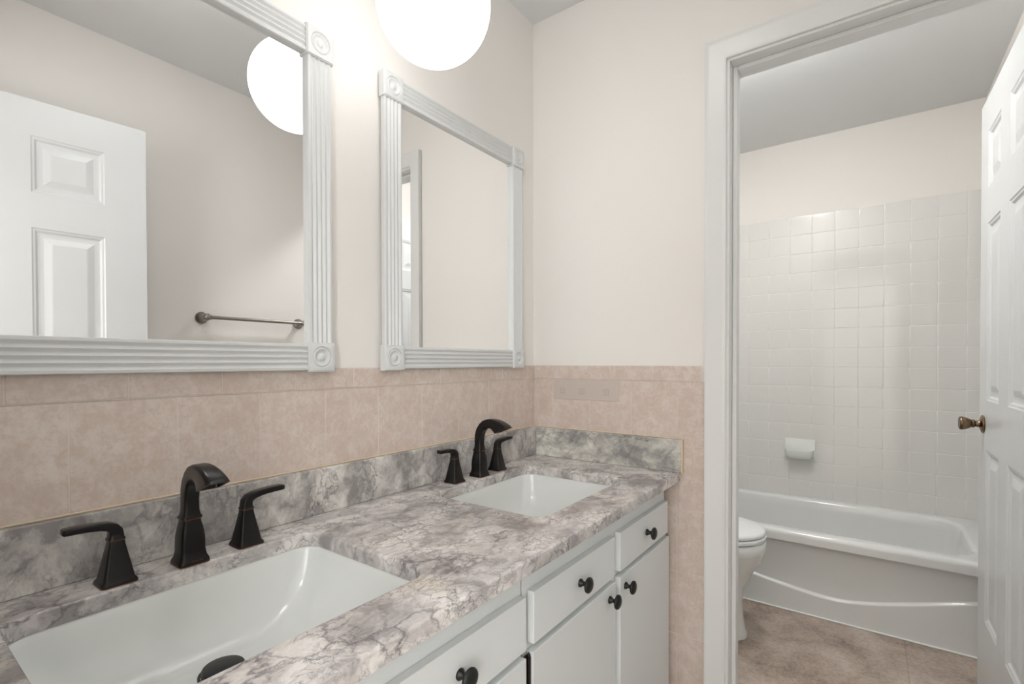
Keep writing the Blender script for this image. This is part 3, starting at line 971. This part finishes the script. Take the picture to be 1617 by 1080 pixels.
c_ = part('caulk_line', bm, M['white_caulk'], bt); c_['label'] = 'bright white caulk line along the floor'

# ------------------------------------------------------------------ soap dish
sd = thing('soap_dish', 'white ceramic soap dish on the shower tiles above the tub', 'soap dish', (.7050, TY1 - .0005, Z(-.5060)))
bm = bmesh.new()
W2, Ht, Dp = .0790, .058, .078
# back plate, tapered scoop with open top
def dring(hw, y, z0, z1, r):
    return [Vector((p.x, y, (z0 + z1) / 2 + p.y)) for p in rrect(0, 0, hw, (z1 - z0) / 2, r, 5)]
loft(bm, [dring(W2, 0, -Ht, Ht, .006), dring(W2, -.006, -Ht, Ht, .006), dring(W2 - .003, -.009, -Ht + .003, Ht - .003, .006)])
obj('back_plate', bm, M['porcelain'], sd, smooth=True, auto=40)
bm = bmesh.new()
rings = []
outer = [(.070, -.004, -.050), (.071, -.030, -.044), (.069, -.060, -.030), (.066, -.078, -.014)]
secs = []
nn = 24
for k in range(nn + 1):
    a = pi * k / nn          # half ellipse plan around the tray
    secs.append((cos(a), sin(a)))
def plan(hw, dp, z, p_=.45):
    return [Vector((hw * math.copysign(abs(c) ** p_, c), -.006 - dp * (s ** p_ if s > 1e-6 else 0), z)) for c, s in secs]
vr = [plan(.050, .045, -.054), plan(.060, .062, -.048), plan(.068, .072, -.030), plan(.0715, .076, -.008), plan(.0705, .0765, -.003), plan(.0665, .072, -.003), plan(.062, .066, -.012), plan(.054, .056, -.028), plan(.042, .042, -.034), plan(.010, .010, -.035)]
loft(bm, vr, closed=False, cap0=True, cap1=True)
obj('tray', bm, M['porcelain'], sd, smooth=True, auto=50)

# ------------------------------------------------------------------ toilet
TYc = 2.250
to = thing('toilet', 'white toilet behind the doorway edge, facing right, lid closed', 'toilet', (.35, TYc, 0))


def egg(cx_, half_l, half_w, z, n=48, back=.75):
    """elongated plan: round nose to +x, squarer towards the tank"""
    pts_ = []
    for k in range(n):
        a = 2 * pi * k / n
        c, s = cos(a), sin(a)
        x = half_l * c if c > 0 else half_l * back * math.copysign(abs(c) ** .6, c)
        pts_.append(Vector((cx_ + x, TYc + half_w * math.copysign(abs(s) ** (.92 if c > 0 else .7), s), z)))
    return pts_


bm = bmesh.new()
XB = .44
rings = [egg(.37, .252, .118, .001), egg(.37, .252, .118, .018), egg(.37, .244, .108, .030), egg(.375, .232, .096, .075), egg(.38, .222, .092, .15), egg(.39, .222, .098, .215), egg(.41, .235, .130, .280), egg(.43, .248, .162, .335), egg(.44, .250, .178, .372), egg(.44, .2515, .182, .378), egg(.44, .2515, .183, .410), egg(.44, .246, .178, .4165)]
rings += [egg(.44, .20, .130, .4165), egg(.44, .185, .115, .39), egg(.44, .13, .09, .30), egg(.44, .05, .04, .25)]
loft(bm, rings)
part('bowl', bm, M['porcelain'], to, smooth=True, auto=50)
bm = bmesh.new()
loft(bm, [egg(.44, .247, .179, .4205), egg(.44, .2515, .183, .4225), egg(.44, .2525, .184, .430), egg(.44, .2505, .182, .4365), egg(.44, .245, .177, .4385)])
part('seat', bm, M['plastic_seat'], to, smooth=True, auto=50)
bm = bmesh.new()
loft(bm, [egg(.44, .243, .176, .4415), egg(.44, .2475, .180, .4430), egg(.44, .2485, .181, .450), egg(.44, .246, .179, .4560), egg(.44, .236, .170, .4595), egg(.44, .15, .11, .4620), egg(.44, .03, .03, .4630)])
part('lid', bm, M['plastic_seat'], to, smooth=True, auto=60)
bm = bmesh.new()
loft(bm, [[Vector((q.x, q.y, z)) for q in rrect(.063, TYc, hx_, hy_, .03, 6)] for hx_, hy_, z in ((.085, .17, .40), (.092, .19, .43), (.098, .21, .72), (.098, .212, .735))])
box(bm, .02, .22, TYc - .09, TYc + .09, .30, .41, .02, 3)
part('tank', bm, M['porcelain'], to, smooth=True, auto=50)
bm = bmesh.new()
loft(bm, [[Vector((q.x, q.y, z)) for q in rrect(.065, TYc, hx_, hy_, .03, 6)] for hx_, hy_, z in ((.104, .218, .7355), (.106, .222, .745), (.106, .222, .762), (.100, .216, .770))])
part('tank_lid', bm, M['porcelain'], to, smooth=True, auto=50)
